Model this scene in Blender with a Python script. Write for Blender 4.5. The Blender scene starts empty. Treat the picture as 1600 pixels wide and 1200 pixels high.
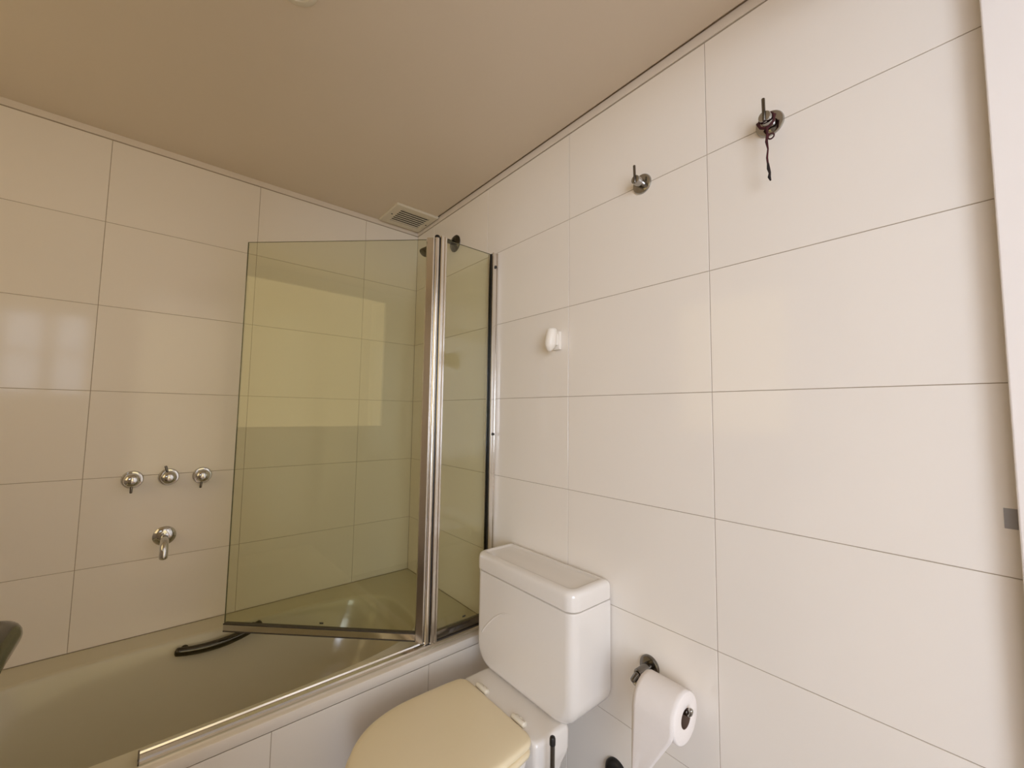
import bpy, bmesh, math, random
from mathutils import Vector, Matrix

sc = bpy.context.scene
C = sc.collection
random.seed(4)

# ------------------------------------------------------------------ camera
cam_d = bpy.data.cameras.new('camera')
cam = bpy.data.objects.new('camera', cam_d)
C.objects.link(cam)
sc.camera = cam
cam_d.sensor_width = 36.0
cam_d.lens = 639.6 / 1600 * 36.0
cam_d.clip_start = 0.01
RT = Vector((0.76284, -0.64644, 0.01389))
UP = Vector((-0.05790, -0.04690, 0.99722))
FW = Vector((0.64399, 0.76153, 0.07321))
M = Matrix((RT, UP, -FW)).transposed().to_4x4()
M.translation = Vector((-1.0076, -2.0080, 1.2502))
cam.matrix_world = M

# ------------------------------------------------------------------ world and daylight
w = bpy.data.worlds.new('world')
sc.world = w
w.use_nodes = True
bg = w.node_tree.nodes['Background']
bg.inputs['Color'].default_value = (0.75, 0.87, 1.0, 1)
bg.inputs['Strength'].default_value = 0.05


def window_light(name, loc, rot, sx, sy, power, col):
    l = bpy.data.lights.new(name, 'AREA')
    l.shape = 'RECTANGLE'
    l.size, l.size_y = sx, sy
    l.energy = power
    l.color = col
    o = bpy.data.objects.new(name, l)
    C.objects.link(o)
    o.location = loc
    o.rotation_euler = rot
    return o


PI = math.pi
# daylight of the bedroom's balcony window (left) and its far window, and a warm fill added at the bathroom window
window_light('daylight_balcony', (-2.75, -4.97, 1.5), (PI / 2, 0, 0), 2.0, 1.9, 121, (0.78, 0.85, 1.0))
window_light('daylight_bedroom', (-0.85, -4.97, 1.4), (PI / 2, 0, 0), 0.9, 2.2, 8.5, (1.0, 0.82, 0.46))
window_light('fill_bathroom', (-2.26, -0.87, 1.65), (0, -PI / 2, 0), 1.18, 1.24, 7.0, (1.0, 0.73, 0.36))

vs = sc.view_settings
vs.view_transform = 'Standard'
vs.look = 'None'
vs.gamma = 1.0
vs.use_curve_mapping = False
vs.exposure = 0.07
sc.cycles.max_bounces = 10
sc.cycles.diffuse_bounces = 7
sc.cycles.glossy_bounces = 4
sc.cycles.transparent_max_bounces = 16
sc.cycles.sample_clamp_indirect = 4.0
sc.cycles.use_denoising = True


# ------------------------------------------------------------------ materials
def mat(name, col, rough=0.5, metal=0.0, noise=0.0, nscale=8.0, bump=0.0, bscale=30.0, ior=1.5, rand=0.0, spec=0.5, coat=0.0):
    m = bpy.data.materials.new(name)
    m.use_nodes = True
    nt = m.node_tree
    b = nt.nodes['Principled BSDF']
    b.inputs['Base Color'].default_value = (*col, 1)
    b.inputs['Roughness'].default_value = rough
    b.inputs['Metallic'].default_value = metal
    b.inputs['IOR'].default_value = ior
    b.inputs['Specular IOR Level'].default_value = spec
    b.inputs['Coat Weight'].default_value = coat
    tc = nt.nodes.new('ShaderNodeTexCoord')
    if noise > 0 or rand > 0:
        n = nt.nodes.new('ShaderNodeTexNoise')
        n.inputs['Scale'].default_value = nscale
        n.inputs['Detail'].default_value = 4
        nt.links.new(tc.outputs['Object'], n.inputs['Vector'])
        mp = nt.nodes.new('ShaderNodeMapRange')
        mp.inputs['To Min'].default_value = 1 - noise
        mp.inputs['To Max'].default_value = 1 + noise
        nt.links.new(n.outputs['Fac'], mp.inputs['Value'])
        oi = nt.nodes.new('ShaderNodeObjectInfo')
        mr = nt.nodes.new('ShaderNodeMapRange')
        mr.inputs['To Min'].default_value = 1 - rand
        mr.inputs['To Max'].default_value = 1 + rand
        nt.links.new(oi.outputs['Random'], mr.inputs['Value'])
        mu = nt.nodes.new('ShaderNodeMath')
        mu.operation = 'MULTIPLY'
        nt.links.new(mp.outputs[0], mu.inputs[0])
        nt.links.new(mr.outputs[0], mu.inputs[1])
        vm = nt.nodes.new('ShaderNodeVectorMath')
        vm.operation = 'SCALE'
        vm.inputs[0].default_value = col
        nt.links.new(mu.outputs[0], vm.inputs['Scale'])
        nt.links.new(vm.outputs[0], b.inputs['Base Color'])
    if bump > 0:
        n2 = nt.nodes.new('ShaderNodeTexNoise')
        n2.inputs['Scale'].default_value = bscale
        n2.inputs['Detail'].default_value = 3
        nt.links.new(tc.outputs['Object'], n2.inputs['Vector'])
        bp = nt.nodes.new('ShaderNodeBump')
        bp.inputs['Strength'].default_value = bump
        bp.inputs['Distance'].default_value = 0.002
        nt.links.new(n2.outputs['Fac'], bp.inputs['Height'])
        nt.links.new(bp.outputs[0], b.inputs['Normal'])
    return m


def glass_mat(name, tint, refl=1.0):
    m = bpy.data.materials.new(name)
    m.use_nodes = True
    nt = m.node_tree
    nt.nodes.clear()
    out = nt.nodes.new('ShaderNodeOutputMaterial')
    tr = nt.nodes.new('ShaderNodeBsdfTransparent')
    tr.inputs[0].default_value = (*tint, 1)
    gl = nt.nodes.new('ShaderNodeBsdfGlossy')
    gl.inputs['Roughness'].default_value = 0.0
    gl.inputs['Color'].default_value = (refl, refl, refl, 1)
    fr = nt.nodes.new('ShaderNodeFresnel')
    ge = nt.nodes.new('ShaderNodeNewGeometry')
    mi = nt.nodes.new('ShaderNodeMapRange')
    mi.inputs['To Min'].default_value = 1.5
    mi.inputs['To Max'].default_value = 1 / 1.5
    nt.links.new(ge.outputs['Backfacing'], mi.inputs['Value'])
    nt.links.new(mi.outputs[0], fr.inputs['IOR'])
    mx = nt.nodes.new('ShaderNodeMixShader')
    nt.links.new(fr.outputs[0], mx.inputs[0])
    nt.links.new(tr.outputs[0], mx.inputs[1])
    nt.links.new(gl.outputs[0], mx.inputs[2])
    nt.links.new(mx.outputs[0], out.inputs[0])
    return m


M_TILE = mat('glazed_tile', (0.88, 0.825, 0.745), 0.10, noise=0.012, nscale=3, rand=0.008, bump=0.015, bscale=9)
M_GROUT = mat('grout', (0.42, 0.35, 0.27), 0.8, noise=0.1, nscale=20)
M_CEIL = mat('ceiling_paint', (0.74, 0.645, 0.52), 0.45, noise=0.015, nscale=2, bump=0.02, bscale=60)
M_TRIM = mat('plaster_trim', (0.78, 0.71, 0.62), 0.4, noise=0.02, nscale=10)
M_WHITE = mat('white_enamel_paint', (0.90, 0.85, 0.80), 0.35, noise=0.012, nscale=6)
M_WALL = mat('bedroom_paint', (0.82, 0.80, 0.77), 0.6, noise=0.02)
M_FLOOR = mat('stone_floor', (0.20, 0.16, 0.125), 0.35, noise=0.25, nscale=7, bump=0.05)
M_WOOD = mat('bedroom_parquet', (0.42, 0.28, 0.17), 0.4, noise=0.2, nscale=6)
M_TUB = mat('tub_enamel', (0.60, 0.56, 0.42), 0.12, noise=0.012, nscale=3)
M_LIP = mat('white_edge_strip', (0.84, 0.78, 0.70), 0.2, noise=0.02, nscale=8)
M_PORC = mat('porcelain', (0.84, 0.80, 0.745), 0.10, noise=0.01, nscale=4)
M_SEAT = mat('cream_plastic', (0.88, 0.765, 0.53), 0.28, noise=0.015, nscale=5)
M_HINGE = mat('ivory_plastic', (0.85, 0.80, 0.68), 0.35)
M_CHROME = mat('chrome', (0.62, 0.615, 0.60), 0.04, 1.0, noise=0.03, nscale=30)
M_DCHROME = mat('dull_chrome', (0.20, 0.185, 0.165), 0.15, 1.0, noise=0.1, nscale=25)
M_GCHROME = mat('greyed_chrome', (0.42, 0.41, 0.385), 0.10, 1.0, noise=0.05, nscale=25)  # chrome greyed, the dark surroundings it mirrors put into its colour
M_BCHROME = mat('darkened_chrome', (0.09, 0.085, 0.07), 0.12, 1.0, noise=0.1, nscale=25)  # chrome darkened; grip and lever carry shade and reflections in the colour
M_ALU = mat('polished_aluminium', (0.80, 0.77, 0.73), 0.17, 1.0, noise=0.04, nscale=12)
M_BLACK = mat('black_plastic', (0.012, 0.011, 0.010), 0.3, noise=0.1)
M_DARK = mat('dark_void', (0.02, 0.016, 0.012), 0.8, noise=0.1)
M_VENT = mat('vent_plastic', (0.74, 0.68, 0.55), 0.45, noise=0.02, nscale=14)
M_PAPER = mat('tissue_paper', (0.88, 0.83, 0.79), 0.95, noise=0.02, nscale=40, bump=0.25, bscale=220, spec=0.1)
M_CARD = mat('cardboard', (0.16, 0.10, 0.07), 0.9, noise=0.1)
M_CLIP = mat('white_plastic', (0.90, 0.85, 0.76), 0.3, noise=0.01)
M_RED = mat('dark_red_cord', (0.055, 0.006, 0.008), 0.8, noise=0.5, nscale=120, bump=0.4, bscale=300)
M_CORDB = mat('blackened_cord', (0.015, 0.008, 0.007), 0.85, noise=0.4, nscale=120)
M_GLASS = glass_mat('green_safety_glass', (0.905, 0.91, 0.82))
M_GEDGE = mat('glass_edge', (0.10, 0.10, 0.055), 0.15, noise=0.1)
M_PANE = glass_mat('window_glass', (0.97, 0.98, 0.97))
M_DIM = glass_mat('light_dimming_glass', (0.55, 0.55, 0.55))  # tint added to cut the bedroom light passing the inner window
M_PATCH = mat('patch_grey', (0.36, 0.35, 0.35), 0.5, noise=0.05, nscale=40)
M_STAMP = mat('glass_stamp_ink', (0.06, 0.055, 0.035), 0.6, noise=0.3, nscale=300)
M_SMUDGE = mat('rubber_seal', (0.06, 0.05, 0.04), 0.5, noise=0.2)


# ------------------------------------------------------------------ mesh helpers
def new(name, verts, faces, m, parent=None, smooth=None, fmats=None, loc=None):
    me = bpy.data.meshes.new(name)
    me.from_pydata([tuple(v) for v in verts], [], faces)
    ms = m if isinstance(m, (list, tuple)) else [m]
    for k in ms:
        me.materials.append(k)
    if fmats:
        for p, i in zip(me.polygons, fmats):
            p.material_index = i
    bm = bmesh.new()
    bm.from_mesh(me)
    bmesh.ops.recalc_face_normals(bm, faces=bm.faces)
    bm.to_mesh(me)
    bm.free()
    if smooth is not None:
        for p in me.polygons:
            p.use_smooth = True
        me.set_sharp_from_angle(angle=math.radians(smooth))
    o = bpy.data.objects.new(name, me)
    C.objects.link(o)
    if parent:
        o.parent = parent
    if loc:
        o.location = loc
    return o


class MB:
    def __init__(self):
        self.v, self.f = [], []

    def add(self, vs, fs):
        n = len(self.v)
        self.v += [Vector(v) for v in vs]
        self.f += [[i + n for i in f] for f in fs]
        return self

    def box(self, a, b, bev=0.0):
        """axis-aligned box between two corners with chamfered edges"""
        a, b = Vector(a), Vector(b)
        lo = Vector((min(a[i], b[i]) for i in range(3)))
        hi = Vector((max(a[i], b[i]) for i in range(3)))
        bm = bmesh.new()
        bmesh.ops.create_cube(bm, size=1)
        for v in bm.verts:
            for i in range(3):
                v.co[i] = (lo[i] + hi[i]) / 2 + v.co[i] * (hi[i] - lo[i])
        if bev:
            bmesh.ops.bevel(bm, geom=bm.edges[:], offset=bev, segments=2, affect='EDGES', profile=0.5)
        bm.verts.index_update()
        self.add([v.co.copy() for v in bm.verts], [[v.index for v in f.verts] for f in bm.faces])
        bm.free()
        return self

    def loft(self, rings, cap0=True, cap1=True, closed=True):
        n = len(rings[0])
        base = len(self.v)
        for r in rings:
            self.v += [Vector(q) for q in r]
        for k in range(len(rings) - 1):
            for i in range(n if closed else n - 1):
                j = (i + 1) % n
                self.f.append([base + k * n + i, base + k * n + j, base + (k + 1) * n + j, base + (k + 1) * n + i])
        if cap0:
            self.f.append([base + i for i in range(n)][::-1])
        if cap1:
            self.f.append([base + (len(rings) - 1) * n + i for i in range(n)])
        return self

    def lathe(self, o, axis, prof, n=32, cap0=True, cap1=True):
        """prof: list of (distance along axis, radius)"""
        o, axis = Vector(o), Vector(axis).normalized()
        t = Vector((0, 0, 1)) if abs(axis.z) < 0.9 else Vector((1, 0, 0))
        u = axis.cross(t).normalized()
        v = axis.cross(u)
        rings = []
        for d, r in prof:
            rings.append([o + axis * d + (u * math.cos(2 * PI * i / n) + v * math.sin(2 * PI * i / n)) * r for i in range(n)])
        return self.loft(rings, cap0, cap1)

    def tube(self, pts, rad, n=14, sx=1.0, sy=1.0):
        """tube along a polyline, rad scalar or list, rounded ends"""
        pts = [Vector(p) for p in pts]
        if not isinstance(rad, (list, tuple)):
            rad = [rad] * len(pts)
        tang = []
        for i in range(len(pts)):
            a = pts[max(0, i - 1)]
            b = pts[min(len(pts) - 1, i + 1)]
            tang.append((b - a).normalized())
        ref = Vector((0, 0, 1)) if abs(tang[0].z) < 0.9 else Vector((1, 0, 0))
        u = tang[0].cross(ref).normalized()
        frames = []
        for i, t in enumerate(tang):
            if i:
                u = (u - t * u.dot(t)).normalized()
            frames.append((u.copy(), t.cross(u)))
        rings = []

        def ring(p, f, r):
            return [p + f[0] * math.cos(2 * PI * k / n) * r * sx + f[1] * math.sin(2 * PI * k / n) * r * sy for k in range(n)]
        for a in (75, 50, 25):
            rings.append(ring(pts[0] - tang[0] * rad[0] * math.sin(math.radians(a)) * 0.6, frames[0], rad[0] * math.cos(math.radians(a))))
        for p, f, r in zip(pts, frames, rad):
            rings.append(ring(p, f, r))
        for a in (25, 50, 75):
            rings.append(ring(pts[-1] + tang[-1] * rad[-1] * math.sin(math.radians(a)) * 0.6, frames[-1], rad[-1] * math.cos(math.radians(a))))
        return self.loft(rings)

    def obj(self, name, m, parent=None, smooth=40, **k):
        return new(name, self.v, self.f, m, parent, smooth, **k)


def bez(p0, p1, p2, p3, n=12):
    p0, p1, p2, p3 = map(Vector, (p0, p1, p2, p3))
    out = []
    for i in range(n + 1):
        t = i / n
        out.append(p0 * (1 - t) ** 3 + p1 * 3 * t * (1 - t) ** 2 + p2 * 3 * t * t * (1 - t) + p3 * t ** 3)
    return out


def thing(name, label, cat, loc=(0, 0, 0), group=None):
    o = bpy.data.objects.new(name, None)
    o.empty_display_size = 0.05
    C.objects.link(o)
    o.location = loc
    o['label'] = label
    o['category'] = cat
    if group:
        o['group'] = group
    return o


def tag(o, label, cat, kind=None, group=None):
    o['label'] = label
    o['category'] = cat
    if kind:
        o['kind'] = kind
    if group:
        o['group'] = group
    return o


def part(o, root):
    """parent a mesh made in world coordinates under a thing placed at root.location"""
    o.parent = root
    o.matrix_parent_inverse = Matrix.Translation(-Vector(root.location))
    return o


def sub(o, p):
    """a sub-part of a part (parts carry an identity world matrix)"""
    o.parent = p
    return o


# ------------------------------------------------------------------ the room
S = 'structure'
ZC = 2.238          # ceiling
DECK = 0.445        # tub deck
XL = -2.2           # left wall of the bathroom
YB = -2.03          # inside of the door wall
JX = -0.026         # right jamb of the doorway
JL = -1.20         # left jamb
DT = 2.13           # top of the doorway

tag(MB().box((0.1, 0.1, -0.08), (XL - 0.1, YB - 0.14, 0)).obj('floor', M_FLOOR, smooth=None), 'dark stone bathroom floor below the toilet', 'floor', S)
ceil = MB()
ceil.box((-0.013, 0.1, ZC), (XL, YB, ZC + 0.03))
ceil.box((0.1, 0.1, ZC + 0.012), (-0.013, YB, ZC + 0.03))
tag(ceil.obj('ceiling', M_CEIL, smooth=None), 'plain painted ceiling sloping across the top of the photo', 'ceiling', S)

wall_r = tag(MB().box((0.0016, 0.1, 0), (0.1, YB - 0.14, ZC + 0.03)).obj('wall_right', M_GROUT, smooth=None),
             'bright white tiled wall behind the toilet and the hooks', 'wall', S)
wall_f = tag(MB().box((0.1, 0.0016, 0), (XL - 0.1, 0.1, ZC + 0.03)).obj('wall_far', M_GROUT, smooth=None),
             'shaded cream tiled wall behind the bathtub and the taps', 'wall', S)
wall_l = MB()
LW = (-1.44, -0.30, 1.10, 2.20)      # bathroom window, sized to spread the added fill
wall_l.box((XL, 0.1, 0), (XL - 0.1, LW[1], ZC + 0.03))
wall_l.box((XL, LW[0], 0), (XL - 0.1, YB - 0.14, ZC + 0.03))
wall_l.box((XL, LW[0], 0), (XL - 0.1, LW[1], LW[2]))
wall_l.box((XL, LW[0], LW[3]), (XL - 0.1, LW[1], ZC + 0.03))
tag(wall_l.obj('wall_left', M_WHITE, smooth=None), 'painted bathroom wall left of the door, outside the photo', 'wall', S)

GAP = 0.0008
TH = 0.0016
_tm = {}


def tile(wall, axis, a0, a1, z0, z1, plane=0.0):
    """one wall tile; axis 'x': lies in the plane x=plane, 'y': in the plane y=plane (room on the negative side)"""
    wd, ht = (a1 - a0) - 2 * GAP, (z1 - z0) - 2 * GAP
    if wd < 0.01 or ht < 0.01:
        return
    key = (axis, round(wd, 4), round(ht, 4))
    if key not in _tm:
        e = 0.0006
        vs = []
        for d, ins in ((TH, 0), (e, 0), (0, e)):
            for su, sz in ((-1, -1), (1, -1), (1, 1), (-1, 1)):
                a, z = su * (wd / 2 - ins), sz * (ht / 2 - ins)
                vs.append((d, a, z) if axis == 'x' else (a, d, z))
        fs = [[8, 9, 10, 11]]
        for k in (0, 4):
            for i in range(4):
                j = (i + 1) % 4
                fs.append([k + i, k + j, k + 4 + j, k + 4 + i])
        me = bpy.data.meshes.new('tile')
        me.from_pydata(vs, [], fs)
        me.materials.append(M_TILE)
        bm = bmesh.new()
        bm.from_mesh(me)
        bmesh.ops.recalc_face_normals(bm, faces=bm.faces)
        front = [f for f in bm.faces if len(f.verts) == 4 and abs(f.normal[0 if axis == 'x' else 1]) > 0.99][0]
        if front.normal[0 if axis == 'x' else 1] > 0:
            bmesh.ops.reverse_faces(bm, faces=bm.faces)
        bm.to_mesh(me)
        bm.free()
        _tm[key] = me
    o = bpy.data.objects.new('tile', _tm[key])
    C.objects.link(o)
    o.parent = wall
    ac, zc = (a0 + a1) / 2, (z0 + z1) / 2
    o.location = (plane, ac, zc) if axis == 'x' else (ac, plane, zc)


ROWS = [0.002, 0.11, 0.41, 0.71, 1.01, 1.31, 1.61, 1.91, 2.212]
YJ = [0.0, -0.1801, -0.6419, -1.1037, -1.5655, -2.0273]
XJ = [0.0, -0.2855, -0.7454, -1.2053, -1.6651, -2.125, XL]
for k in range(len(ROWS) - 1):
    z0, z1 = ROWS[k], ROWS[k + 1]
    for i in range(len(YJ) - 1):
        y1, y0 = YJ[i], YJ[i + 1]
        zz0 = z0
        if k < 2:
            if y0 > -0.75:
                continue
            y1 = min(y1, -0.7455)
        elif k == 2 and y0 > -0.75:
            zz0 = DECK + 0.001
        tile(wall_r, 'x', y0, y1, zz0, z1)
    for i in range(len(XJ) - 1):
        if k < 2:
            continue
        tile(wall_f, 'y', XJ[i + 1], XJ[i], max(z0, DECK + 0.001) if k == 2 else z0, z1)

# plaster strip under the ceiling
tag(MB().box((0.001, 0.001, 2.2145), (-0.003, YB, ZC + 0.004), 0.0006).obj('trim_1', M_TRIM, smooth=None), 'narrow plaster strip along the top of the right wall', 'trim', S)
tag(MB().box((-0.003, 0.001, 2.2145), (XL, -0.003, ZC), 0.0006).obj('trim_2', M_TRIM, smooth=None), 'narrow plaster strip along the top of the tap wall', 'trim', S)

# door wall with the doorway the camera stands in, and an inner window left of the door
WX0, WX1, WZ0, WZ1 = -2.08, -1.40, 1.30, 1.93
wb = MB()
wb.box((0.1, YB, 0), (JX + 0.002, YB - 0.14, ZC + 0.03))
wb.box((JX + 0.002, YB, DT), (JL, YB - 0.14, ZC + 0.03))
wb.box((JL, YB, 0), (WX1, YB - 0.14, ZC + 0.03))
wb.box((WX1, YB, 0), (WX0, YB - 0.14, WZ0))
wb.box((WX1, YB, WZ1), (WX0, YB - 0.14, ZC + 0.03))
wb.box((WX0, YB, 0), (XL - 0.1, YB - 0.14, ZC + 0.03))
tag(wb.obj('wall_back', M_WHITE, smooth=None), 'painted wall with the doorway the photo is taken from', 'wall', S)

fr = MB()
fr.box((JX, -2.0220, 0), (-0.0005, -2.19, DT + 0.07), 0.002)
jr = tag(fr.obj('trim_3', M_WHITE, smooth=None), 'white painted door jamb along the right edge of the photo', 'trim', S)
fr = MB()
fr.box((JL, -2.0035, 0), (JL - 0.07, -2.19, DT + 0.07), 0.002)
tag(fr.obj('trim_4', M_WHITE, smooth=None), 'white painted door jamb on the hinge side', 'trim', S)
fr = MB()
fr.box((JX, -2.0035, DT), (JL, -2.19, DT + 0.07), 0.002)
tag(fr.obj('trim_5', M_WHITE, smooth=None), 'white painted head of the door frame', 'trim', S)

# inner window
win = MB()
for a, b in (((WX0, WZ0), (WX0 + 0.05, WZ1)), ((WX1 - 0.05, WZ0), (WX1, WZ1)), ((WX0, WZ0), (WX1, WZ0 + 0.05)), ((WX0, WZ1 - 0.05), (WX1, WZ1))):
    win.box((a[0], YB - 0.02, a[1]), (b[0], YB - 0.07, b[1]), 0.003)
for k in (1, 2):
    xx = WX0 + (WX1 - WX0) * k / 3
    win.box((xx - 0.03, YB - 0.025, WZ0 + 0.05), (xx + 0.03, YB - 0.065, WZ1 - 0.05), 0.003)
for k in (1,):
    zz = WZ0 + (WZ1 - WZ0) * k / 2
    win.box((WX0 + 0.05, YB - 0.03, zz - 0.012), (WX1 - 0.05, YB - 0.06, zz + 0.012), 0.003)
w1 = tag(win.obj('window_1', M_WHITE, smooth=None), 'white divided inner window left of the door', 'window', S)
for i in range(3):
    for k in range(2):
        x0 = WX0 + (WX1 - WX0) * i / 3 + 0.02
        z0 = WZ0 + (WZ1 - WZ0) * k / 2 + 0.01
        MB().box((x0, YB - 0.043, z0), (x0 + (WX1 - WX0) / 3 - 0.04, YB - 0.047, z0 + (WZ1 - WZ0) / 2 - 0.02)).obj('pane', M_DIM, w1, smooth=None)
win = MB()
for y0, y1, z0, z1 in ((LW[0], LW[0] + 0.04, LW[2], LW[3]), (LW[1] - 0.04, LW[1], LW[2], LW[3]), (LW[0] + 0.04, LW[1] - 0.04, LW[2], LW[2] + 0.04), (LW[0] + 0.04, LW[1] - 0.04, LW[3] - 0.04, LW[3])):
    win.box((XL - 0.002, y0, z0), (XL - 0.035, y1, z1), 0.002)
w2 = tag(win.obj('window_2', M_WHITE, smooth=None), 'bathroom window on the left wall', 'window', S)
MB().box((XL - 0.018, LW[0] + 0.04, LW[2] + 0.04), (XL - 0.022, LW[1] - 0.04, LW[3] - 0.04)).obj('pane', M_PANE, w2, smooth=None)

# bedroom behind the camera: the daylight comes through its windows
BX0, BX1, BY = -3.9, 0.0, -5.0
bd = MB()
bd.box((BX0, YB - 0.14, -0.08), (BX1, BY, 0))
tag(bd.obj('floor_bedroom', M_WOOD, smooth=None), 'wooden bedroom floor behind the camera', 'floor', S)
tag(MB().box((BX0, YB - 0.14, 2.6), (BX1, BY, 2.65)).obj('ceiling_bedroom', M_WALL, smooth=None), 'white bedroom ceiling behind the camera', 'ceiling', S)
bw = MB()
bw.box((BX1, YB - 0.16, 0), (BX1 + 0.1, BY, 2.6))
bw.box((BX0, YB - 0.02, 0), (XL - 0.1, YB - 0.14, 2.6))
bw.box((0.1, YB - 0.02, ZC + 0.03), (XL - 0.1, YB - 0.14, 2.6))
bw.box((BX0, BY, 0), (BX1, BY - 0.1, 0.2))
bw.box((BX0, BY, 2.5), (BX1, BY - 0.1, 2.6))
bw.box((BX0, BY, 0.2), (-3.78, BY - 0.1, 2.5))
bw.box((-1.72, BY, 0.2), (-1.32, BY - 0.1, 2.5))
bw.box((-0.38, BY, 0.2), (BX1, BY - 0.1, 2.5))
bw.box((BX0, BY, 0), (BX0 - 0.1, YB, 2.6))
tag(bw.obj('wall_bedroom', M_WALL, smooth=None), 'white bedroom walls behind the camera', 'wall', S)

# the door leaf, open into the bathroom along the left edge of the view; only its lever reaches into the photo
dl = MB()
dl.box((-1.158, -1.995, 0.01), (-1.195, -1.40, DT - 0.005), 0.002)
door = tag(dl.obj('door_1', M_WHITE, smooth=None), 'white door leaf standing open with a darkened chrome lever handle', 'door', S)
hx, hy, hz = -1.0985, -1.452, 1.0585
lev = MB()
pts = [(-1.158, hy, hz)] + bez((hx - 0.02, hy, hz), (hx - 0.004, hy, hz), (hx, hy - 0.004, hz), (hx, hy - 0.02, hz), 8) + [(hx, hy - 0.06, hz), (hx + 0.001, hy - 0.115, hz - 0.002)]
lev.tube(pts, 0.0105, n=20)
lv = lev.obj('lever_handle', M_BCHROME, door)
lv['label'] = 'chrome door lever at the left edge, dark reflections in its colour'
MB().lathe((-1.158, hy, hz), (1, 0, 0), [(0, 0.025), (0.006, 0.025), (0.009, 0.022)]).obj('handle_rose', M_DCHROME, lv)

# ------------------------------------------------------------------ tub surround (tiled apron)
ap = tag(MB().box((0, -0.7434, 0), (-1.72, -0.70, 0.412)).obj('wall_apron', M_GROUT, smooth=None), 'low tiled front wall of the bathtub beside the toilet', 'wall', S)
for i in range(4):
    for z0, z1 in ((0.002, 0.113), (0.113, 0.4135)):
        tile(ap, 'y', max(XJ[i + 1], -1.72), XJ[i], z0, z1, plane=-0.745)

tag(MB().box((-0.0006, -0.7465, 0.4145), (-1.72, -0.7195, 0.4452), 0.003).obj('trim_6', M_LIP), 'white edge strip along the front of the bathtub rim', 'trim', S)

# ------------------------------------------------------------------ bathtub
tub = thing('bathtub', 'pale enamel bathtub built in along the tap wall', 'bathtub', (-0.86, -0.37, 0.06))
A0, B0, CX, CY = 0.67, 0.277, -0.865, -0.378
angs = sorted(set([2 * PI * i / 120 for i in range(120)] + [math.atan2(sy * 0.3725, sx * 0.86) % (2 * PI) for sx in (1, -1) for sy in (1, -1)]))


def tring(a, b, z, n=3.6, dx=0.0):
    out = []
    for t in angs:
        c, s = math.cos(t), math.sin(t)
        r = (abs(c / a) ** n + abs(s / b) ** n) ** (-1 / n)
        out.append((CX + dx + r * c, CY + r * s, z))
    return out


def rect_ring(x0, x1, y0, y1, z):
    cx, cy, hx_, hy_ = (x0 + x1) / 2, (y0 + y1) / 2, (x1 - x0) / 2, (y1 - y0) / 2
    out = []
    for t in angs:
        c, s = math.cos(t) / 0.86 * hx_, math.sin(t) / 0.3725 * hy_
        k = 1 / max(abs(c) / hx_, abs(s) / hy_)
        out.append((cx + c * k, cy + s * k, z))
    return out


rings = [rect_ring(-1.72, -0.0005, -0.7445, -0.0005, 0.4155), rect_ring(-1.72, -0.0005, -0.7445, -0.0005, DECK - 0.009),
         rect_ring(-1.7195, -0.0007, -0.7420, -0.0007, DECK - 0.003),
         rect_ring(-1.7175, -0.001, -0.736, -0.001, DECK), rect_ring(-1.71, -0.006, -0.715, -0.006, DECK)]
prof = [(0, 0), (0.003, 0.0008), (0.0065, 0.003), (0.0095, 0.0075), (0.012, 0.015), (0.017, 0.034), (0.026, 0.07), (0.042, 0.13), (0.062, 0.20),
        (0.085, 0.265), (0.115, 0.315), (0.155, 0.348), (0.205, 0.362)]
for ins, dz in prof:
    k = 1.0 + ins * 1.3
    rings.append(tring(A0 - ins * (1.0 if dz < 0.1 else 1.6), B0 - ins, DECK - dz, n=3.6 - min(1.2, ins * 6)))
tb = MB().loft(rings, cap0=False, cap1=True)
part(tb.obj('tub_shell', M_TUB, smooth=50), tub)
g = MB()
gp = bez((-0.925, -0.142, 0.4145), (-0.86, -0.146, 0.399), (-0.76, -0.146, 0.398), (-0.680, -0.135, 0.432), 16)
g.tube(gp, [0.0140 + 0.002 * math.cos(PI * (i / 16 - 0.5)) for i in range(17)], n=18, sx=0.9, sy=1.0)
gr = part(g.obj('grip_handle', M_BCHROME, None), tub)
gr['label'] = 'chrome grip handle on the inner tub wall, darkened for shade'
for xx, zz in ((-0.905, 0.409), (-0.70, 0.423)):
    sub(MB().lathe((xx, -0.138, zz), (0, 1, 0), [(0, 0.009), (0.016, 0.009), (0.02, 0.012), (0.024, 0.012)], 16).obj('grip_post', M_BCHROME), gr)

# ------------------------------------------------------------------ bath screen
scr = thing('bath_screen', 'folding green glass bath screen with aluminium profiles on the tub rim', 'shower screen', (-0.26, -0.70, DECK))
YS = -0.70


def glass_box(c0, c1, z0, z1, th):
    """vertical pane between two plan points"""
    a, b = Vector((c0[0], c0[1], 0)), Vector((c1[0], c1[1], 0))
    t = (b - a).normalized()
    n = Vector((-t.y, t.x, 0)) * th / 2
    vs = []
    for z in (z0, z1):
        for q in (a - n, b - n, b + n, a + n):
            vs.append((q.x, q.y, z))
    fs = [[0, 1, 5, 4], [2, 3, 7, 6], [1, 2, 6, 5], [3, 0, 4, 7], [0, 3, 2, 1], [4, 5, 6, 7]]
    return vs, fs, [0, 0, 1, 1, 1, 1]


def bar_poly(sec, z0, z1):
    """vertical extrusion of a plan outline"""
    return MB().loft([[(x, y, z0) for x, y in sec], [(x, y, z1) for x, y in sec]])


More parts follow.
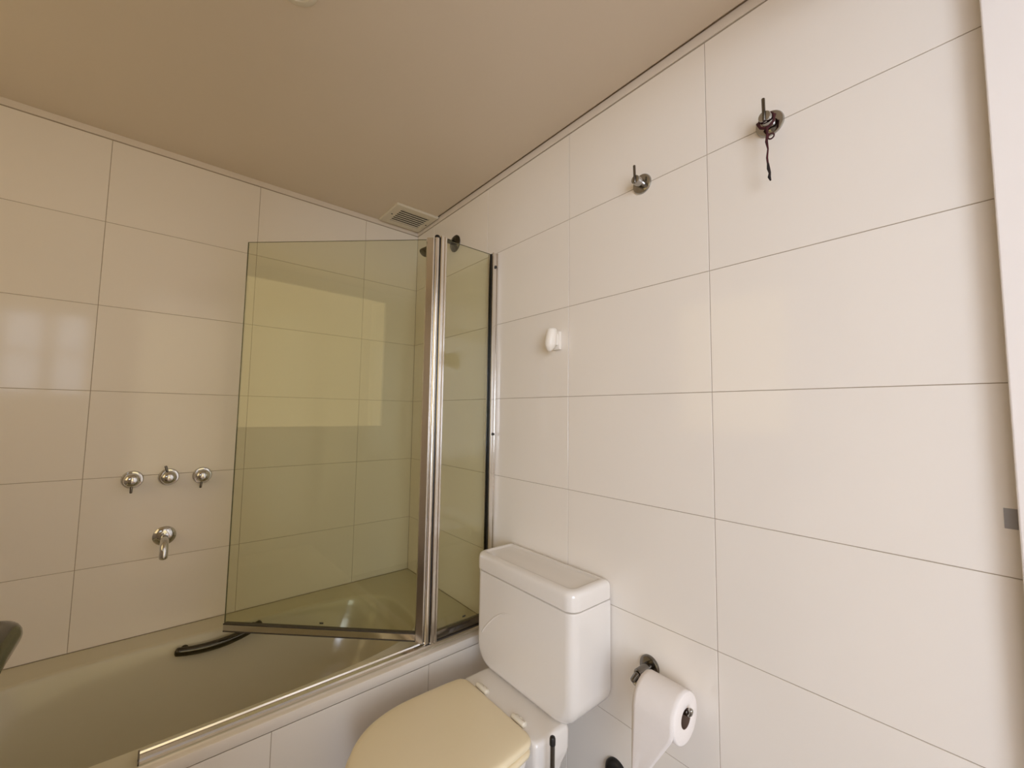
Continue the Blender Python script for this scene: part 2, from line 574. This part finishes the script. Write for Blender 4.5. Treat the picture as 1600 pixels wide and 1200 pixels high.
# track on the rim
tr = MB()
sec = [(-0.718, 0.4455), (-0.718, 0.4535), (-0.7145, 0.4575), (-0.703, 0.4585), (-0.7015, 0.4560), (-0.694, 0.4560), (-0.692, 0.4600), (-0.6885, 0.4600), (-0.6865, 0.4575), (-0.6865, 0.4455)]
tr.loft([[(x, y, z) for y, z in sec] for x in (-1.005, -0.001)])
part(tr.obj('rim_track', M_ALU, smooth=30), scr)['label'] = 'aluminium track along the tub rim'
part(MB().box((-1.0052, -0.719, 0.4455), (-1.0085, -0.686, 0.461), 0.001).obj('track_end_cap', M_DCHROME), scr)
# wall profile
wp = MB()
wp.box((-0.0008, -0.722, 0.459), (-0.007, -0.684, 1.903), 0.001)
wp.box((-0.007, -0.720, 0.459), (-0.027, -0.714, 1.903), 0.001)
wp.box((-0.007, -0.692, 0.459), (-0.027, -0.686, 1.903), 0.001)
wpo = part(wp.obj('wall_profile', M_ALU), scr)
for zz in (1.845, 1.17, 0.55):
    sub(MB().lathe((-0.0145, -0.7205, zz), (0, -1, 0), [(0, 0.006), (0.003, 0.0055), (0.005, 0.003)], 14).obj('screw', M_BLACK), wpo)
# fixed pane
vs_, fs_, fm_ = glass_box((-0.029, -0.7035), (-0.246, -0.7035), 0.490, 1.899, 0.006)
fx = part(new('fixed_pane', vs_, fs_, [M_GLASS, M_GEDGE], None, None, fm_), scr)
part(MB().box((-0.0272, -0.7135, 0.492), (-0.0290, -0.7000, 1.899)).obj('seal_strip', M_BLACK, smooth=None), scr)
fb = MB()
fb.box((-0.007, -0.7125, 0.4605), (-0.246, -0.6945, 0.4905), 0.002)
part(fb.obj('bottom_profile', M_DCHROME), scr)
part(MB().box((-0.007, -0.716, 0.4585), (-0.246, -0.691, 0.462), 0.001).obj('bottom_seal', M_SMUDGE), scr)
sub(MB().box((-0.116, -0.7069, 0.5035), (-0.130, -0.7066, 0.5095)).obj('glass_stamp', M_STAMP, smooth=None), fx)
# fixed post (two ribs) and hinge barrel
sec = [(-0.240, -0.690), (-0.240, -0.716), (-0.243, -0.719), (-0.249, -0.719), (-0.252, -0.7155), (-0.255, -0.7155), (-0.257, -0.719), (-0.264, -0.719), (-0.2665, -0.716), (-0.2665, -0.690)]
part(bar_poly(sec, 0.460, 1.902).obj('fixed_post', M_ALU, smooth=30), scr)
part(MB().box((-0.2665, -0.709, 0.462), (-0.271, -0.698, 1.898)).obj('hinge_gap', M_BLACK, smooth=None), scr)
hb = MB().lathe((-0.278, -0.7085, 0.464), (0, 0, 1), [(0, 0.0085), (1.428, 0.0085)], 24)
hbo = part(hb.obj('hinge_barrel', M_ALU), scr)
sub(MB().lathe((-0.278, -0.7085, 1.892), (0, 0, 1), [(0, 0.0095), (0.007, 0.0095), (0.010, 0.007)], 24).obj('barrel_cap', M_BLACK), hbo)
# swung pane
H0, H1 = Vector((-0.284, -0.704)), Vector((-0.8005, -0.2035))
td = (H1 - H0).normalized()
nd = Vector((-td.y, td.x))


def pp(a, s):
    q = H0 + td * a + nd * s
    return (q.x, q.y)


L = (H1 - H0).length
sec = [pp(0.0, -0.009), pp(0.003, -0.012), pp(0.026, -0.012), pp(0.030, -0.008), pp(0.030, 0.008), pp(0.026, 0.012), pp(0.003, 0.012), pp(0.0, 0.009)]
part(bar_poly(sec, 0.468, 1.889).obj('swing_post', M_ALU, smooth=30), scr)
vs_, fs_, fm_ = glass_box(pp(0.028, 0), pp(L, 0), 0.494, 1.886, 0.006)
sp_ = part(new('swing_pane', vs_, fs_, [M_GLASS, M_GEDGE], None, None, fm_), scr)
sec = [pp(0.03, -0.007), pp(L, -0.007), pp(L, 0.007), pp(0.03, 0.007)]
sw_ = part(bar_poly(sec, 0.474, 0.4945).obj('swing_seal', M_ALU, smooth=30), scr)
sec = [pp(0.03, -0.0085), pp(L, -0.0085), pp(L, 0.0085), pp(0.03, 0.0085)]
sub(bar_poly(sec, 0.4945, 0.4985).obj('seal_lip', M_SMUDGE, smooth=30), sw_)
sub(bar_poly(sec, 0.4705, 0.4740).obj('seal_lip', M_SMUDGE, smooth=30), sw_)
sd = 1 if Vector(pp(0.3, 1)).y < Vector(pp(0.3, -1)).y else -1
q0 = (Vector((-0.547, -0.453)) - H0).dot(td)
sec = [pp(q0 - 0.007, sd * 0.0032), pp(q0 + 0.007, sd * 0.0032), pp(q0 + 0.007, sd * 0.0036), pp(q0 - 0.007, sd * 0.0036)]
sub(bar_poly(sec, 0.511, 0.517).obj('glass_stamp', M_STAMP, smooth=None), sp_)

# ------------------------------------------------------------------ shower arm
sh = thing('wall_shower', 'dark chrome shower with a bent arm on the right wall above the glass screen', 'shower', (0, -0.388, 2.05))
part(MB().lathe((0, -0.388, 2.052), (-1, 0, 0), [(0, 0.040), (0.004, 0.040), (0.010, 0.034), (0.014, 0.016)], 36).obj('rose', M_BCHROME), sh)
pts = [(-0.008, -0.388, 2.052), (-0.04, -0.388, 2.053)] + bez((-0.06, -0.388, 2.052), (-0.10, -0.388, 2.047), (-0.12, -0.388, 2.02), (-0.145, -0.388, 1.988), 10)
part(MB().tube(pts, 0.0105, n=16).obj('arm', M_BCHROME), sh)
part(MB().lathe((-0.138, -0.388, 1.997), (-0.62, 0, -0.78), [(0, 0.0115), (0.012, 0.012), (0.022, 0.015), (0.040, 0.0205), (0.046, 0.0205), (0.048, 0.017)], 28).obj('shower_head', M_BCHROME), sh)

# ------------------------------------------------------------------ taps and spout on the far wall
def bath_tap(x, z, ang, label):
    t = thing('bath_tap', label, 'tap', (x, 0, z), 'chrome taps above the bath spout')
    part(MB().lathe((x, 0, z), (0, -1, 0), [(0, 0.031), (0.004, 0.031), (0.008, 0.028), (0.009, 0.022)], 40).obj('rose', M_CHROME), t)
    part(MB().lathe((x, -0.008, z), (0, -1, 0), [(0, 0.0235), (0.022, 0.0235), (0.028, 0.022), (0.033, 0.018), (0.036, 0.011), (0.037, 0.004)], 40).obj('knob', M_CHROME), t)
    d = Vector((math.sin(ang), 0, math.cos(ang)))
    a = Vector((x, -0.026, z)) + d * 0.018
    b = Vector((x, -0.026, z)) + d * 0.043
    part(MB().tube([a, b], 0.004, n=12).obj('lever_pin', M_DCHROME), t)


bath_tap(-1.081, 0.998, PI, 'leftmost chrome bath tap with its pin pointing down')
bath_tap(-0.981, 0.999, -0.25, 'middle chrome bath tap with its pin pointing up')
bath_tap(-0.881, 0.997, PI + 0.1, 'rightmost chrome bath tap, nearest to the glass screen')
sp = thing('bath_spout', 'short chrome bath spout bent down below the middle tap', 'spout', (-0.981, 0, 0.785))
part(MB().lathe((-0.981, 0, 0.785), (0, -1, 0), [(0, 0.034), (0.004, 0.034), (0.009, 0.029), (0.012, 0.015)], 40).obj('rose', M_CHROME), sp)
pts = [(-0.981, -0.008, 0.785), (-0.981, -0.05, 0.785)] + bez((-0.981, -0.07, 0.785), (-0.981, -0.10, 0.784), (-0.981, -0.112, 0.775), (-0.981, -0.114, 0.735), 10)
part(MB().tube(pts, 0.0125, n=20).obj('spout_tube', M_CHROME), sp)

# ------------------------------------------------------------------ ceiling vent and light
ve = thing('ceiling_vent', 'cream plastic louvred vent in the ceiling corner', 'vent', (-0.116, -0.124, ZC))
vx0, vx1, vy0, vy1 = -0.228, -0.006, -0.232, -0.016
ox0, ox1, oy0, oy1 = -0.188, -0.036, -0.198, -0.054
vz = ZC - 0.010


def frame_mesh(o, i, z0, z1, bev):
    rings = []

    def r(b, z):
        return [(b[0], b[2], z), (b[1], b[2], z), (b[1], b[3], z), (b[0], b[3], z)]
    rings = [r(i, z1), r(i, z0), r((o[0] + bev, o[1] - bev, o[2] + bev, o[3] - bev), z0), r(o, z0 + bev), r(o, z1)]
    return MB().loft(rings, False, False)


part(frame_mesh((vx0, vx1, vy0, vy1), (ox0, ox1, oy0, oy1), vz, ZC, 0.004).obj('vent_frame', M_VENT, smooth=None), ve)
part(MB().box((ox0 - 0.002, oy0 - 0.002, ZC - 0.0012), (ox1 + 0.002, oy1 + 0.002, ZC - 0.0004)).obj('vent_backing', M_DARK, smooth=None), ve)
NS = 7
for i in range(NS):
    yc = oy0 + (oy1 - oy0) * (i + 0.5) / NS
    b = MB()
    b.add([(ox0, yc - 0.0075, vz + 0.0020), (ox0, yc + 0.0060, vz + 0.0050), (ox0, yc + 0.0068, vz + 0.0035), (ox0, yc - 0.0070, vz + 0.0002),
           (ox1, yc - 0.0075, vz + 0.0020), (ox1, yc + 0.0060, vz + 0.0050), (ox1, yc + 0.0068, vz + 0.0035), (ox1, yc - 0.0070, vz + 0.0002)],
          [[0, 1, 2, 3], [4, 5, 6, 7], [0, 1, 5, 4], [1, 2, 6, 5], [2, 3, 7, 6], [3, 0, 4, 7]])
    part(b.obj('slat', M_VENT, smooth=None), ve)
for xx in (ox0 - 0.019, ox1 + 0.015):
    part(MB().lathe((xx, -0.125, vz), (0, 0, -1), [(0, 0.0045), (0.0012, 0.004)], 14).obj('screw', M_BLACK), ve)

cl = thing('ceiling_light', 'round recessed ceiling light at the top edge of the photo', 'ceiling light', (-0.832, -1.0, ZC))
part(MB().lathe((-0.832, -1.0, ZC), (0, 0, -1), [(0.0, 0.048), (0.003, 0.0475), (0.0055, 0.044), (0.0055, 0.034), (0.003, 0.032), (0.001, 0.032)], 48, False, False).obj('trim_ring', M_VENT), cl)
part(MB().lathe((-0.832, -1.0, ZC), (0, 0, -1), [(0.0005, 0.0335), (0.0012, 0.033)], 40).obj('shadow_gap', M_DARK), cl)
part(MB().lathe((-0.832, -1.0, ZC - 0.001), (0, 0, -1), [(0, 0.0250), (0.002, 0.0245), (0.003, 0.020), (0.0033, 0.01)], 40).obj('lamp_insert', M_VENT), cl)

# ------------------------------------------------------------------ wall hooks on the right wall
def robe_hook(y, z, label):
    t = thing('robe_hook', label, 'hook', (0, y, z), 'chrome hooks on the right wall')
    part(MB().lathe((0, y, z), (-1, 0, 0), [(0, 0.0285), (0.003, 0.0285), (0.006, 0.0265), (0.007, 0.018)], 40).obj('rose', M_GCHROME), t)
    part(MB().lathe((-0.006, y, z), (-1, 0, 0), [(0, 0.0125), (0.030, 0.0125), (0.032, 0.0115)], 32).obj('stub', M_GCHROME), t)
    part(MB().tube([(-0.0385, y, z - 0.010), (-0.0405, y, z + 0.038)], 0.0036, n=14).obj('pin', M_DCHROME), t)


robe_hook(-1.383, 1.912, 'bare chrome wall hook, the one nearer the glass screen')
robe_hook(-1.708, 1.912, 'chrome wall hook with a dark red cord hanging from it')

cd = thing('hanging_cord', 'dark red knotted cord hanging from a chrome hook', 'cord', (-0.03, -1.71, 1.90))
yb, zb = -1.708, 1.912
loop = []
for i in range(22):
    a = 2 * PI * i / 21
    loop.append((-0.019 - 0.006 * math.sin(a * 0.5), yb + 0.0150 * math.sin(a) * (1.0 if math.cos(a) < 0 else 0.97), zb + 0.0150 * math.cos(a) - (0.006 if math.cos(a) < 0 else 0)))
b = MB().tube(loop, 0.0022, n=8)
b.tube([(-0.027, yb + 0.017, zb - 0.004), (-0.031, yb + 0.010, zb - 0.019), (-0.033, yb - 0.002, zb - 0.027)], 0.003, n=8)
b.tube([(-0.021, yb - 0.016, zb + 0.004), (-0.026, yb - 0.013, zb - 0.014), (-0.033, yb - 0.004, zb - 0.027)], 0.0026, n=8)
part(b.obj('loop', M_RED), cd)
drop = [(-0.033, yb - 0.003, zb - 0.024), (-0.034, yb - 0.004, zb - 0.040), (-0.034, yb - 0.002, zb - 0.058), (-0.033, yb - 0.004, zb - 0.075), (-0.034, yb - 0.002, zb - 0.095), (-0.033, yb - 0.003, zb - 0.110)]
part(MB().tube(drop, [0.003, 0.0022, 0.003, 0.0017, 0.0022, 0.002], n=10).obj('strand', M_RED), cd)
part(MB().tube([(-0.033, yb - 0.003, zb - 0.108), (-0.034, yb - 0.004, zb - 0.120), (-0.033, yb - 0.006, zb - 0.131), (-0.034, yb - 0.005, zb - 0.140), (-0.033, yb - 0.007, zb - 0.148)],
               [0.0022, 0.0033, 0.0024, 0.0031, 0.0016], n=10).obj('frayed_end', M_CORDB), cd)
sl = [(-0.034, yb - 0.004 - 0.007 + 0.006 * math.cos(2 * PI * i / 12), zb - 0.050 + 0.006 * math.sin(2 * PI * i / 12)) for i in range(13)]
part(MB().tube(sl, 0.0016, n=8).obj('small_loop', M_RED), cd)

# ------------------------------------------------------------------ white clip on the right wall
cp = thing('shower_clip', 'white plastic hand-shower clip on the right wall beside the screen', 'wall clip', (0, -1.05, 1.50))
b = MB()
b.box((-0.0003, -1.0745, 1.468), (-0.013, -1.040, 1.531), 0.004)
part(b.obj('back_plate', M_CLIP), cp)
b = MB()
rings = []
axis = Vector((-0.10, 0.05, -1)).normalized()
top = Vector((-0.034, -1.0605, 1.537))
for d, r in ((0, 0.0135), (0.002, 0.0160), (0.006, 0.0178), (0.02, 0.0192), (0.040, 0.0205), (0.054, 0.0198), (0.064, 0.0160), (0.073, 0.0095), (0.078, 0.003)):
    c = top + axis * d
    rings.append([c + Vector((math.cos(2 * PI * i / 24) * r, math.sin(2 * PI * i / 24) * r * 0.95, 0)) for i in range(24)])
part(b.loft(rings).obj('clip_body', M_CLIP), cp)
part(MB().box((-0.010, -1.068, 1.482), (-0.026, -1.048, 1.522), 0.003).obj('clip_neck', M_CLIP), cp)

# ------------------------------------------------------------------ toilet
to = thing('toilet', 'white close-coupled toilet with a cream seat and square cistern', 'toilet', (-0.35, -1.05, 0.0))
TY = -1.052


def cistern_ring(x, y0, y1, z0, z1, rb, rt, n=8):
    """rounded rectangle in the plane x"""
    pts = []
    for cy, cz, a0, r in ((y1 - rb, z0 + rb, -90, rb), (y1 - rt, z1 - rt, 0, rt), (y0 + rt, z1 - rt, 90, rt), (y0 + rb, z0 + rb, 180, rb)):
        for i in range(n + 1):
            a = math.radians(a0 + 90 * i / n)
            pts.append((x, cy + r * math.cos(a), cz + r * math.sin(a)))
    return pts


Y0, Y1, TZ0, TZ1 = -1.2695, -0.8345, 0.421, 0.7245
rings = [cistern_ring(-0.004, Y0, Y1, TZ0, TZ1, 0.07, 0.004)]
for k in range(0, 8):
    a = math.radians(90 * k / 7)
    ins = 0.03 * (1 - math.cos(a))
    xx = -0.1335 - 0.03 * math.sin(a)
    rings.append(cistern_ring(xx, Y0 + ins, Y1 - ins, TZ0 + ins * 0.8, TZ1 - ins * 0.05, 0.07 - ins * 0.5, 0.004))
part(MB().loft(rings).obj('cistern', M_PORC, smooth=60), to)
# raised arc on the cistern front, shaped to imitate a light reflection
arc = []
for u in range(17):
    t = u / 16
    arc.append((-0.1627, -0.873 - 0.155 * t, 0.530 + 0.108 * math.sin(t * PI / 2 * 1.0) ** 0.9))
part(MB().tube(arc, [0.0030] * 10 + [0.0028, 0.0026, 0.0023, 0.0019, 0.0015, 0.0011, 0.0007], n=8).obj('highlight_arc', M_PORC), to)


def plan_ring(x0, x1, y0, y1, z, r, n=8, rr=None):
    pts = []
    rf, rr = r, (r if rr is None else rr)
    for sx_, sy_, a0, r in ((1, 1, 0, rr), (0, 1, 90, rf), (0, 0, 180, rf), (1, 0, 270, rr)):
        cx = x1 - r if sx_ else x0 + r
        cy = y1 - r if sy_ else y0 + r
        for i in range(n + 1):
            a = math.radians(a0 + 90 * i / n)
            pts.append((cx + r * math.cos(a), cy + r * math.sin(a), z))
    return pts


lx0, lx1, ly0, ly1 = -0.168, -0.0035, -1.2725, -0.832
rings = []
for ins, z in ((0.004, 0.7285), (0.0005, 0.7305), (0, 0.735), (0, 0.765), (0.0012, 0.772), (0.0045, 0.7778), (0.010, 0.7812), (0.017, 0.7825), (0.024, 0.7822), (0.0265, 0.7795), (0.030, 0.7785), (0.06, 0.7788)):
    rings.append(plan_ring(lx0 + ins, lx1 - ins, ly0 + ins, ly1 - ins, z, max(0.034 - ins * 0.6, 0.006), rr=0.008))
part(MB().loft(rings).obj('cistern_lid', M_PORC, smooth=50), to)


def egg(z, off=0.0, xr=-0.242, xs=-0.42, xn=-0.647, hw=0.174, hr=0.162, n=26, rc=0.03):
    """seat outline, rear straight, nose round"""
    xr, xn, hw, hr = xr - off, xn + off, hw - off, hr - off
    half = [(xr, 0.0), (xr, hr * 0.5), (xr, hr - rc)]
    for i in range(1, 7):
        a = math.radians(90 * i / 6)
        half.append((xr - rc * (1 - math.cos(a)), hr - rc + (rc + 0.003) * math.sin(a)))
    half.append((xr - rc - 0.03, hr + (hw - hr) * 0.55))
    half.append((xs + 0.05, hw - 0.0015))
    for i in range(n + 1):
        s = math.sin(PI / 2 * i / n)
        half.append((xs + (xn - xs) * s, hw * max(0.0, 1 - s ** 2.3) ** 0.5))
    pts = [(x, TY + y, z) for x, y in half]
    pts += [(x, TY - y, z) for x, y in half[-2:0:-1]]
    return pts


def egg_s(z, k, off=0.016):
    return [(-0.43 + (x + 0.43) * k, TY + (y - TY) * k, zz) for x, y, zz in egg(z, off)]


rings = [egg(0.4155, 0.004), egg(0.4165, 0.001), egg(0.420, 0), egg(0.4255, 0.0005), egg(0.4295, 0.003), egg(0.4315, 0.007), egg(0.4328, 0.016), egg_s(0.4338, 0.75), egg_s(0.4345, 0.4)]
part(MB().loft(rings).obj('seat_lid', M_SEAT, smooth=50), to)
ER = dict(xr=-0.250, xn=-0.654, hw=0.182, hr=0.168)
inner = dict(xr=-0.305, xs=-0.41, xn=-0.585, hw=0.112, hr=0.085)
rings = [egg(0.4145, 0.05, **inner) if False else egg(0.4145, 0, **inner), egg(0.4145, 0.008, **ER), egg(0.4115, 0.002, **ER), egg(0.407, 0, **ER), egg(0.4015, 0.001, **ER), egg(0.3985, 0.005, **ER), egg(0.3975, 0.012, **ER), egg(0.3975, 0, **inner), egg(0.4145, 0, **inner)]
part(MB().loft(rings, False, False).obj('seat_ring', M_SEAT, smooth=50), to)
# bowl body
rings = [egg(0.395, 0.014, **inner), egg(0.396, 0.018, **ER), egg(0.3945, 0.010, **ER), egg(0.388, 0.007, **ER), egg(0.365, 0.010, **ER), egg(0.32, 0.028, **ER), egg(0.25, 0.055, **ER), egg(0.17, 0.078, **ER), egg(0.09, 0.085, **ER), egg(0.03, 0.078, **ER), egg(0.001, 0.074, **ER)]
part(MB().loft(rings, True, True).obj('bowl', M_PORC, smooth=55), to)
# rear ledge between bowl and cistern
rings = []
for ins, z in ((0.03, 0.22), (0.012, 0.32), (0.003, 0.345), (0, 0.36), (0, 0.405), (0.002, 0.4135), (0.007, 0.4185), (0.014, 0.4195), (0.05, 0.4195)):
    rings.append(plan_ring(-0.247 + ins * 0.3, -0.118 - ins, -1.222 + ins, -0.882 - ins, z, 0.016))
part(MB().loft(rings).obj('rear_ledge', M_PORC, smooth=50), to)
for yy in (TY + 0.083, TY - 0.083):
    h = MB().tube([(-0.231, yy - 0.022, 0.4265), (-0.231, yy + 0.022, 0.4265)], 0.0070, n=14)
    hg = part(h.obj('hinge', M_HINGE), to)
    for k in (-0.015, 0.0, 0.015):
        sub(MB().lathe((-0.224, yy + k, 0.4190), (0, 0, 1), [(0, 0.0085), (0.005, 0.0085), (0.009, 0.006), (0.0105, 0.002)], 14).obj('hinge_knob', M_HINGE), hg)
part(MB().tube([(-0.004, -0.90, 0.14), (-0.05, -0.90, 0.14), (-0.07, -0.90, 0.2), (-0.075, -0.90, 0.42)], 0.006, n=10).obj('supply_hose', M_CHROME), to)

# ------------------------------------------------------------------ toilet brush and valve
br = thing('toilet_brush', 'slim dark chrome brush handle standing beside the toilet', 'toilet brush', (-0.236, -1.268, 0.0))
bx_, by_ = -0.236, -1.268
part(MB().lathe((bx_, by_, 0.001), (0, 0, 1), [(0, 0.038), (0.004, 0.040), (0.13, 0.042), (0.14, 0.040), (0.145, 0.010)], 28).obj('holder', M_BLACK), br)
part(MB().lathe((bx_, by_, 0.145), (0, 0, 1), [(0, 0.006), (0.302, 0.006)], 16).obj('rod', M_DCHROME), br)
part(MB().lathe((bx_, by_, 0.445), (0, 0, 1), [(0, 0.0075), (0.014, 0.0075), (0.018, 0.006), (0.020, 0.002)], 18).obj('rod_cap', M_BLACK), br)

va = thing('shutoff_valve', 'round black shutoff valve cover low on the wall under the paper roll', 'valve', (0, -1.286, 0.272))
part(MB().lathe((0, -1.286, 0.272), (-1, 0, 0), [(0, 0.034), (0.006, 0.034), (0.012, 0.030), (0.015, 0.022), (0.0155, 0.010)], 36).obj('cover', M_BLACK), va)
part(MB().lathe((-0.012, -1.286, 0.272), (-1, 0, 0), [(0, 0.008), (0.012, 0.008), (0.014, 0.012), (0.022, 0.012), (0.024, 0.008)], 24).obj('valve_knob', M_BLACK), va)

# ------------------------------------------------------------------ toilet paper
RX, RZ, RR = -0.071, 1.91 - 1.339, 0.055
hd = thing('paper_holder', 'chrome toilet paper holder with a round wall plate', 'paper holder', (0, -1.391, 0.60))
part(MB().lathe((0, -1.391, 0.598), (-1, 0, 0), [(0, 0.0275), (0.004, 0.0275), (0.008, 0.025), (0.009, 0.018)], 36).obj('rose', M_DCHROME), hd)
part(MB().lathe((-0.008, -1.391, 0.598), (-1, 0, 0), [(0, 0.0125), (0.046, 0.0125), (0.050, 0.010)], 28).obj('post', M_DCHROME), hd)
BZ = RZ + 0.0125
pts = [(RX, -1.388, BZ + 0.008)] + bez((RX, -1.389, BZ + 0.005), (RX, -1.391, BZ + 0.001), (RX, -1.394, BZ), (RX, -1.400, BZ), 6) + [(RX, -1.45, BZ), (RX, -1.522, BZ)] + bez((RX, -1.526, BZ), (RX, -1.532, BZ), (RX, -1.535, BZ + 0.003), (RX, -1.535, BZ + 0.012), 6)
part(MB().tube(pts, 0.0055, n=14).obj('bar', M_GCHROME), hd)
part(MB().tube([(-0.058, -1.391, 0.598), (RX, -1.388, BZ + 0.004)], 0.0085, n=14).obj('elbow', M_DCHROME), hd)

ro = thing('toilet_paper_roll', 'white toilet paper roll with its end sheet hanging down', 'toilet paper', (RX, -1.46, RZ))
RY0, RY1 = -1.524, -1.420
RC = 0.0215


def circ(y, r, n=48):
    return [(RX + r * math.cos(2 * PI * i / n), y, RZ + r * math.sin(2 * PI * i / n)) for i in range(n)]


rings = [circ(RY0 + 0.0005, RC), circ(RY0, RC + 0.002), circ(RY0, RR - 0.004), circ(RY0 + 0.0015, RR - 0.001), circ(RY0 + 0.005, RR), circ(RY1 - 0.005, RR), circ(RY1 - 0.0015, RR - 0.001), circ(RY1, RR - 0.004), circ(RY1, RC + 0.002), circ(RY1 - 0.0005, RC)]
part(MB().loft(rings, False, False).obj('paper', M_PAPER, smooth=50), ro)
rings = [circ(RY0 + 0.0006, RC), circ(RY1 - 0.0006, RC), circ(RY1 - 0.0006, RC - 0.0012), circ(RY0 + 0.0006, RC - 0.0012), circ(RY0 + 0.0006, RC)]
part(MB().loft(rings, False, False).obj('core', M_CARD, smooth=50), ro)
# hanging sheet: leaves the roll at the side towards the room, torn on a slant
n1, n2 = 26, 10
grid = []
zbot = RZ - 0.215
for i in range(n1 + 1):
    row = []
    for j in range(n2 + 1):
        t = i / n1
        if t < 0.2:
            a = math.radians(60 + 120 * t / 0.2)
            x = RX + (RR + 0.0012) * math.cos(a)
            z = RZ + (RR + 0.0012) * math.sin(a)
            k = 0.0
        else:
            k = (t - 0.2) / 0.8
            z = RZ + (zbot - RZ) * k
            x = RX - RR - 0.0012 - 0.006 * math.sin(k * PI * 0.8) + 0.004 * k
        yl = RY1 - 0.001
        yr = RY0 + 0.001
        if z < RZ - 0.022:
            yr = yr + (RZ - 0.022 - z) * 0.60
        yy = yl + (yr - yl) * j / n2
        row.append((x + 0.0012 * math.sin(j * 1.1 + k * 5) * k, yy, z))
    grid.append(row)
vs_ = [q for r in grid for q in r]
m = n2 + 1
fs_ = [[i * m + j, i * m + j + 1, (i + 1) * m + j + 1, (i + 1) * m + j] for i in range(n1) for j in range(n2)]
sheet = part(new('hanging_sheet', vs_, fs_, M_PAPER, None, 60), ro)
sm = sheet.modifiers.new('thickness', 'SOLIDIFY')
sm.thickness = 0.0006

# ------------------------------------------------------------------ grey patch next to the jamb
tp = MB().box((-0.0001, -2.008, 1.084), (-0.0009, -2.0225, 1.115), 0.0002).obj('grey_patch', M_PATCH, smooth=None)
tag(tp, 'small grey patch on the tiles beside the door jamb', 'tape')  # plain grey patch, not certainly tape
